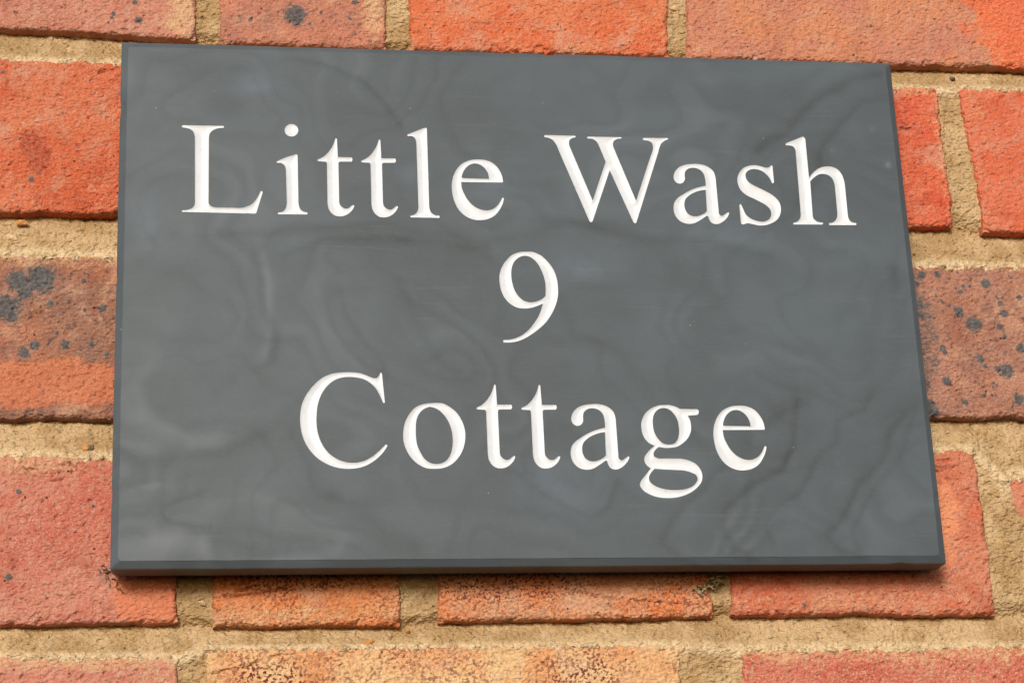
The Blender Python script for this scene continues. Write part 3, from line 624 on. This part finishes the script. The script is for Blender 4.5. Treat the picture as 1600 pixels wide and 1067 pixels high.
# a rough lump of mortar fills the wide joint under the sign's middle right, and a proud skin crosses the bottom joint
depth -= 1.3 * np.exp(-(((X - 62) / 12) ** 2 + ((Z + 126) / 9) ** 2)) * (inside < 3)
depth -= 0.9 * np.exp(-(((X - 62) / 11) ** 4 + ((Z + 139) / 10) ** 4))
V = np.stack([X, depth, Z], -1).reshape(-1, 3)
mortar_mat = mortar_material()
mf = grid_faces(len(xs), len(zs)); deep = (inside > 5.5).ravel(); mf = mf[~deep[mf].all(1)]
used = np.zeros(len(V), bool); used[mf.ravel()] = True; remap = np.cumsum(used) - 1
V = V[used]; mf = remap[mf]; pale = pale.ravel()[used]
me = make_mesh('mortar', V, [mf], mortar_mat, True, {'pale': pale.ravel()})
mortar = link('mortar', me, wall)

# pebbles and chips of brick caught in the mortar
def blob(rx, ry, rz, seed, mat, n=7, rough=.6):
    vs = []; 
    for j in range(1, n):
        th = math.pi * j / n
        for i in range(2 * n):
            ph = math.pi * i / n
            vs.append((math.sin(th) * math.cos(ph), math.sin(th) * math.sin(ph), math.cos(th)))
    vs = np.array(vs + [(0, 0, 1), (0, 0, -1)])
    k = 1 + rough * fbm(vs[:, 0] * 3 + vs[:, 1] * 2, vs[:, 2] * 3 - vs[:, 1], 2.0, seed, 3)
    V = vs * k[:, None] * np.array([rx, ry, rz])
    q = []
    for j in range(n - 2):
        for i in range(2 * n):
            a = j * 2 * n + i; b = j * 2 * n + (i + 1) % (2 * n)
            q.append((a, a + 2 * n, b + 2 * n, b))
    t = []; L = len(vs)
    for i in range(2 * n):
        t.append((i, (i + 1) % (2 * n), L - 2)); a = (n - 2) * 2 * n
        t.append((a + (i + 1) % (2 * n), a + i, L - 1))
    return make_mesh('pebble', V, [np.array(q), np.array(t)], mat, False)
peb_pale = plain_material('pale_flint', (216, 194, 156), (190, 156, 114))
peb_orange = plain_material('orange_flint', (206, 152, 94), (184, 126, 74))
peb_red = plain_material('brick_chip', (206, 110, 74), (180, 98, 64))
peb_dark = plain_material('dark_grit', (98, 84, 74), (140, 120, 100))
for (x, z, y, rx, rz, a, mt) in ((-170.9, 105.2, 1.5, 1.4, 1.4, 0, peb_pale), (-186.4, 33.4, 1.5, 2.4, 1.1, 5, peb_orange),
        (-190.0, 27.4, 1.2, 2.3, 1.3, 20, peb_pale), (-160.8, -53.9, .7, 1.5, 1.2, -10, peb_orange), (-158.9, -54.0, .8, 1.2, 1.4, 0, peb_dark),
        (-60.5, -125.9, 1.0, 2.0, .9, -12, peb_orange), (67.7, 131.2, 1.2, 1.8, 1.2, 10, peb_pale), (181.6, 103.4, 1.6, 1.2, .7, 0, peb_dark),
        (-119.1, -111.2, .8, 1.6, .7, 30, peb_pale), (-46.4, -121.6, 2.3, .8, .9, 0, peb_orange)):
    o = link('pebble', blob(rx, 1.0, rz, int(x * 7), mt), mortar)
    o.location = (x * MM, y * MM, z * MM); o.rotation_euler = (0, math.radians(a), 0)

# ---------------------------------------------------------------- the sign
HW, HH = 150.0, 101.6            # outer half size
FACE, RIM, BACK = -14.0, -12.2, -1.5
sign = empty('house_sign', (0, -BACK * 0, 0))
sign['label'] = 'rectangular dark grey slate house sign with white carved lettering on the brick wall'
sign['category'] = 'sign'

def spline(tokens):
    pts = []
    for t in tokens.split():
        c = t.endswith('c'); a, b = t.rstrip('c').split(',')
        pts.append((int(a) / 100.0, int(b) / 100.0, c))
    n = len(pts); out = []
    A = [np.array(p[:2]) for p in pts]
    for i in range(n):
        p0, p1, p2, p3 = A[i - 1], A[i], A[(i + 1) % n], A[(i + 2) % n]
        c1, c2 = pts[i][2], pts[(i + 1) % n][2]
        L = np.linalg.norm(p2 - p1)
        if c1 and c2:
            k = max(1, int(L / 1.2))
            for j in range(k): out.append(p1 + (p2 - p1) * j / k)
            continue
        d0 = max(np.linalg.norm(p1 - p0), .01); d2 = max(np.linalg.norm(p3 - p2), .01)
        m1 = ((p1 - p0) / d0 * L + (p2 - p1) / L * d0) / (d0 + L) * L
        m2 = ((p2 - p1) / L * d2 + (p3 - p2) / d2 * L) / (d2 + L) * L
        if c1: m1 = 1.5 * (p2 - p1) - .5 * m2
        if c2: m2 = 1.5 * (p2 - p1) - .5 * m1
        k = max(2, int(L / .38))
        for j in range(k):
            t = j / k
            out.append((2 * t**3 - 3 * t**2 + 1) * p1 + (t**3 - 2 * t**2 + t) * m1 + (-2 * t**3 + 3 * t**2) * p2 + (t**3 - t**2) * m2)
    return np.array(out)

def inside_poly(px, pz, polys):
    c = np.zeros(px.shape, bool)
    for P_ in polys:
        for (x1_, z1_), (x2_, z2_) in zip(P_, np.roll(P_, -1, 0)):
            if z1_ == z2_: continue
            c ^= ((z1_ > pz) != (z2_ > pz)) & (px < (x2_ - x1_) * (pz - z1_) / (z2_ - z1_) + x1_)
    return c

def dist_poly(px, pz, polys):
    d = np.full(px.shape, 1e9)
    for P_ in polys:
        for a, b in zip(P_, np.roll(P_, -1, 0)):
            d = np.minimum(d, seg_dist(px, pz, a[0], a[1], b[0], b[1]))
    return d

def cdt(points, loops):
    edges = []; 
    for (s0, n) in loops: edges += [(s0 + i, s0 + (i + 1) % n) for i in range(n)]
    v, e, f, *_ = geometry.delaunay_2d_cdt([Vector((float(a), float(b))) for a, b in points], edges, [], 0, 1e-5)
    return np.array([(p.x, p.y) for p in v]), np.array([list(t) for t in f if len(t) == 3])

paint = paint_material(); slate = slate_material()
placed = []
for gi, (ch, ox, oz) in enumerate(PLACED):
    placed.append((ch, [spline(s) + np.array([ox, oz]) for s in GLYPHS[ch]]))

rng = np.random.default_rng(4)
for ch, polys in placed:
    allp = np.concatenate(polys); lo, hi = allp.min(0), allp.max(0)
    st = .42
    gx, gz = np.meshgrid(np.arange(lo[0], hi[0], st), np.arange(lo[1], hi[1], st * .87))
    gx = gx + (np.arange(gx.shape[0])[:, None] % 2) * st * .5
    gx = gx.ravel(); gz = gz.ravel()
    ok = inside_poly(gx, gz, polys); gx, gz = gx[ok], gz[ok]
    dd = dist_poly(gx, gz, polys); ok = dd > .22; gx, gz = gx[ok], gz[ok]
    pts = np.concatenate([allp, np.stack([gx, gz], 1)]); loops = []; s0 = 0
    for p in polys: loops.append((s0, len(p))); s0 += len(p)
    v, f = cdt(pts, loops)
    cen = v[f].mean(1); f = f[inside_poly(cen[:, 0], cen[:, 1], polys)]
    dd = dist_poly(v[:, 0], v[:, 1], polys)
    dep = np.where(dd < .02, 0, .12 + .27 * dd - .03 * dd * dd)
    c0 = (lo + hi) / 2
    V = np.stack([v[:, 0] - c0[0], dep, v[:, 1] - c0[1]], 1)
    # winding so that normals face the street (-y)
    a, b, c = V[f[:, 0]], V[f[:, 1]], V[f[:, 2]]
    fl = np.cross(b - a, c - a)[:, 1] > 0; f[fl] = f[fl][:, ::-1]
    kind = 'carved_numeral' if ch == '9' else 'carved_letter'
    o = link(kind, make_mesh(kind, V, f, paint), sign)
    o.location = (c0[0] * MM, FACE * MM, c0[1] * MM)
    o['label'] = ('white carved numeral 9' if ch == '9' else 'white carved %s letter %s' % ('capital' if ch.isupper() else 'small', ch))

# slab: face with the lettering cut out, chamfer, sides, back
def ring(hw, hh, rad, y, wob, seed, n=70):
    pts = []
    cs = [(-hw, -hh), (hw, -hh), (hw, hh), (-hw, hh)]
    for i in range(4):
        (xa, za), (xb, zb) = cs[i], cs[(i + 1) % 4]; ra, rb = rad[i], rad[(i + 1) % 4]
        L = math.hypot(xb - xa, zb - za); ux, uz = (xb - xa) / L, (zb - za) / L
        for j in range(6):           # arc at corner i
            t = j / 5.0
            nx_, nz_ = -uz, ux       # inward normal
            pvx, pvz = cs[i - 1]; Lp = math.hypot(xa - pvx, za - pvz); wx, wz = (xa - pvx) / Lp, (za - pvz) / Lp
            p0 = np.array((xa - wx * ra, za - wz * ra)); p2 = np.array((xa + ux * ra, za + uz * ra)); p1 = np.array((xa, za))
            p = (1 - t)**2 * p0 + 2 * t * (1 - t) * p1 + t * t * p2
            pts.append((p[0], p[1]))
        for j in range(1, n):
            s_ = ra + (L - ra - rb) * j / n
            pts.append((xa + ux * s_, za + uz * s_))
    A = np.array(pts)
    w_ = wob * fbm(A[:, 0] * 1.0, A[:, 1] * 1.0, 14, seed, 4, .6)
    out = A / np.array([hw, hh]); ax_ = np.abs(out[:, 0]) > np.abs(out[:, 1])
    A[:, 0] += np.where(ax_, w_, 0); A[:, 1] += np.where(ax_, 0, w_)
    return np.column_stack([A[:, 0], np.full(len(A), y), A[:, 1]])
r_face = ring(HW - 2.7, HH - 2.7, (1.6, 1.2, 1.2, 1.2), FACE, .45, 5)
r_mid = ring(HW - .35, HH - .35, (.5, .5, .5, .5), RIM - .32, .12, 6)
r_rim = ring(HW, HH, (.5, .35, .35, .35), RIM, .10, 7)
r_rim2 = ring(HW, HH, (.5, .35, .35, .35), RIM + .35, .10, 7)
for r_ in (r_mid, r_rim, r_rim2):      # tiny nicks knocked out of the arris
    nk = np.clip(fbm(r_[:, 0] * 3, r_[:, 2] * 3, 9, 66, 2) - .38, 0, 1) * 2.0
    r_[:, 0] -= np.sign(r_[:, 0]) * nk * (np.abs(r_[:, 0]) > HW - 3); r_[:, 2] -= np.sign(r_[:, 2]) * nk * (np.abs(r_[:, 2]) > HH - 3)
r_back = ring(HW - .1, HH - .05, (2.4, .6, .6, .6), BACK - .8, .1, 8)
r_back2 = ring(HW - 1.0, HH - .9, (2.4, .6, .6, .6), BACK, .1, 8)
bp = r_face[:, [0, 2]]
pts = [bp]; loops = [(0, len(bp))]; s0 = len(bp)
holes = []
for ch, polys in placed:
    for p in polys: pts.append(p); loops.append((s0, len(p))); s0 += len(p); holes.append(p)
gx, gz = np.meshgrid(np.arange(-HW + 3.6, HW - 3.4, 1.1), np.arange(-HH + 3.6, HH - 3.4, 1.1))
gx = gx.ravel() + rng.uniform(-.15, .15, gx.size); gz = gz.ravel() + rng.uniform(-.15, .15, gz.size)
keep = np.ones(gx.size, bool)
for ch, polys in placed:
    ap = np.concatenate(polys); lo, hi = ap.min(0) - .6, ap.max(0) + .6
    sel = np.where((gx > lo[0]) & (gx < hi[0]) & (gz > lo[1]) & (gz < hi[1]))[0]
    keep[sel] = ~(inside_poly(gx[sel], gz[sel], polys) | (dist_poly(gx[sel], gz[sel], polys) < .3))
pts.append(np.stack([gx[keep], gz[keep]], 1))
v, f = cdt(np.concatenate(pts), loops)
cen = v[f].mean(1); bad = np.zeros(len(f), bool)
for ch, polys in placed:
    ap = np.concatenate(polys); lo, hi = ap.min(0), ap.max(0)
    sel = np.where((cen[:, 0] > lo[0]) & (cen[:, 0] < hi[0]) & (cen[:, 1] > lo[1]) & (cen[:, 1] < hi[1]))[0]
    bad[sel] |= inside_poly(cen[sel, 0], cen[sel, 1], polys)
f = f[~bad]
def slate_vein(x, z):
    wx = x + 3.0 * fbm(x, z, 26, 71, 4, .55); wz = z + 3.0 * fbm(x, z, 26, 72, 4, .55)
    out = np.zeros(x.shape)
    for st, hw, pl in VEINS:
        d = np.full(x.shape, 1e9); sg = np.zeros(x.shape)
        for (p, q), (p2, q2) in zip(pl[:-1], pl[1:]):
            e = seg_dist(wx, wz, p, q, p2, q2); near = e < d
            sg = np.where(near, np.sign((p2 - p) * (wz - q) - (q2 - q) * (wx - p)), sg); d = np.minimum(d, e)
        # crisp on one side, fading away on the other, like the lip of a cleavage layer
        soft = np.where(sg > 0, np.exp(-(d / (hw * .75)) ** 2), .5 * np.exp(-(d / (hw * .85)) ** 2) + .45 * np.exp(-d / (hw * 2.4)))
        fade = np.clip(.75 + .6 * fbm(x, z, 30, 73, 2), .3, 1)
        out += st * .74 * soft * fade
    # fainter contour banding all over
    g = fbm(wx + 6 * fbm(x, z, 60, 74, 3), wz * 1.1, 75, 75, 3, .45) * 5.5
    fr = g - np.floor(g)
    out -= .20 * sstep(0, .14, fr) * (1 - sstep(.14, .7, fr)) * np.clip(.2 + 1.3 * fbm(x, z, 48, 78, 2), 0, 1)
    out += (.20 * sstep(.5, .62, fr) * (1 - sstep(.62, 1.0, fr))) * np.clip(.6 + 1.0 * fbm(x, z, 60, 76, 2), .1, 1)
    out += .16 * fbm(x * .5, z * 2.2, 30, 77, 4, .6)
    return np.clip(out, -1, 1)
def slate_bloom(x, z):
    out = np.zeros(x.shape)
    for (bx, bz, a_, b_, st) in BLOOM:
        out += st * np.exp(-((x - bx) / a_) ** 2 - ((z - bz) / b_) ** 2)
    return out
V = np.column_stack([v[:, 0], np.full(len(v), FACE), v[:, 1]])
a, b, c = V[f[:, 0]], V[f[:, 1]], V[f[:, 2]]
fl = np.cross(b - a, c - a)[:, 1] > 0; f[fl] = f[fl][:, ::-1]
rings = [r_face, r_mid, r_rim, r_rim2, r_back, r_back2]
N = len(r_face); base = len(V); V = np.concatenate([V] + rings)
i = np.arange(N); j = (i + 1) % N; qs = []
for k in range(len(rings) - 1):
    p = base + k * N
    qs.append(np.stack([p + i, p + N + i, p + N + j, p + j], -1))
me = make_mesh('slate_slab', V, [f] + qs + [(base + (len(rings) - 1) * N + i)[::-1][None, :]], slate, False,
    {'vein': slate_vein(V[:, 0], V[:, 2]), 'bloom': slate_bloom(V[:, 0], V[:, 2])})
slab = link('slate_slab', me, sign)

# ---------------------------------------------------------------- dry scrap caught under the sign
husk_mat = plain_material('dry_husk', (204, 182, 142), (74, 58, 42), 1.1)
def flake(pts3, w, seed):
    """a curled papery strip along pts3"""
    P3 = np.array(pts3, float); n = len(P3); V = []; rows = 6
    for k in range(n):
        t = P3[min(k + 1, n - 1)] - P3[max(k - 1, 0)]; t /= np.linalg.norm(t)
        s_ = np.cross(t, (0, 1, 0)); s_ /= np.linalg.norm(s_) + 1e-9
        ww = w * math.sin(math.pi * (k + .6) / (n + .2)) * (1 + .25 * math.sin(seed + 3.1 * k))
        for r_ in range(rows):
            q = (r_ / (rows - 1) - .5) * 2
            V.append(P3[k] + s_ * q * ww + np.array((0, -1, 0)) * (1 - q * q) * ww * .7 + np.array((0, .3 * math.sin(5 * k + 3 * r_ + seed), 0)))
    V = np.array(V)
    Vb = V + np.array((0, .35, 0))
    F1 = grid_faces(rows, n); F2 = grid_faces(rows, n, len(V), True)
    b = np.concatenate([np.arange(rows), np.arange(1, n) * rows + rows - 1, (n - 1) * rows + np.arange(rows - 2, -1, -1), np.arange(n - 2, 0, -1) * rows])
    i = np.arange(len(b)); j = (i + 1) % len(b)
    F3 = np.stack([b[i], b[j], len(V) + b[j], len(V) + b[i]], -1)
    return np.concatenate([V, Vb]), [F1, F2, F3]
def join(parts):
    VV = []; FF = []; o = 0
    for V_, F_ in parts:
        VV.append(V_); FF += [f_ + o for f_ in F_]; o += len(V_)
    return np.concatenate(VV), FF
hr = random.Random(11); scrap_parts = []
for k in range(26):                       # shreds of husk and grit felted together along a short diagonal
    t = hr.random(); cx_ = 58.8 + 10.5 * t + hr.uniform(-1.2, 1.2); cz_ = -110.2 + 6.2 * t + hr.uniform(-1.4, 1.4)
    L_ = hr.uniform(.8, 2.3); an = hr.uniform(-.7, 1.1); y_ = -hr.uniform(.2, 2.0)
    dx_, dz_ = math.cos(an) * L_, math.sin(an) * L_
    scrap_parts.append(flake([(cx_ - dx_, y_ + .4, cz_ - dz_), (cx_ - dx_ * .3, y_ - .3, cz_ - dz_ * .2 + .3), (cx_ + dx_ * .4, y_ - .2, cz_ + dz_ * .5), (cx_ + dx_, y_ + .5, cz_ + dz_)], hr.uniform(.18, .55), k))
V, FF = join(scrap_parts)
scr = link('dried_husk', make_mesh('dried_husk', V - np.array((64, 0, -107)), FF, husk_mat))
scr.location = (64.6 * MM, 3.9 * MM, -105.5 * MM)
scr['label'] = 'crumpled pale and dark dry scrap lodged in the joint under the slate sign'
scr['category'] = 'debris'

hr = random.Random(5); bits = []
for k in range(22):
    t = hr.random(); cx_ = -153.6 + 5.5 * t + hr.uniform(-1.2, 1.2); cz_ = -98.6 - 7.5 * t + hr.uniform(-1.3, 1.3); L_ = hr.uniform(.3, .8); an = hr.uniform(-1.6, .4)
    dx_, dz_ = math.cos(an) * L_, math.sin(an) * L_
    bits.append(flake([(cx_ - dx_, .1, cz_ - dz_), (cx_ - dx_ * .3, -.5, cz_ - dz_ * .2 + .2), (cx_ + dx_ * .4, -.4, cz_ + dz_ * .5), (cx_ + dx_, .2, cz_ + dz_)], hr.uniform(.05, .16), k))
V, FF = join(bits)
web_mat = plain_material('dusty_web', (150, 138, 108), (88, 84, 66), 1.0)
web = link('cobweb_tuft', make_mesh('cobweb_tuft', V - np.array((-151, 0, -102)), FF, web_mat))
web.location = (-150.6 * MM, 2.7 * MM, -100.9 * MM)
web['label'] = 'tiny dusty cobweb tuft on the pinkish brick beside the bottom left corner of the sign'
web['category'] = 'debris'
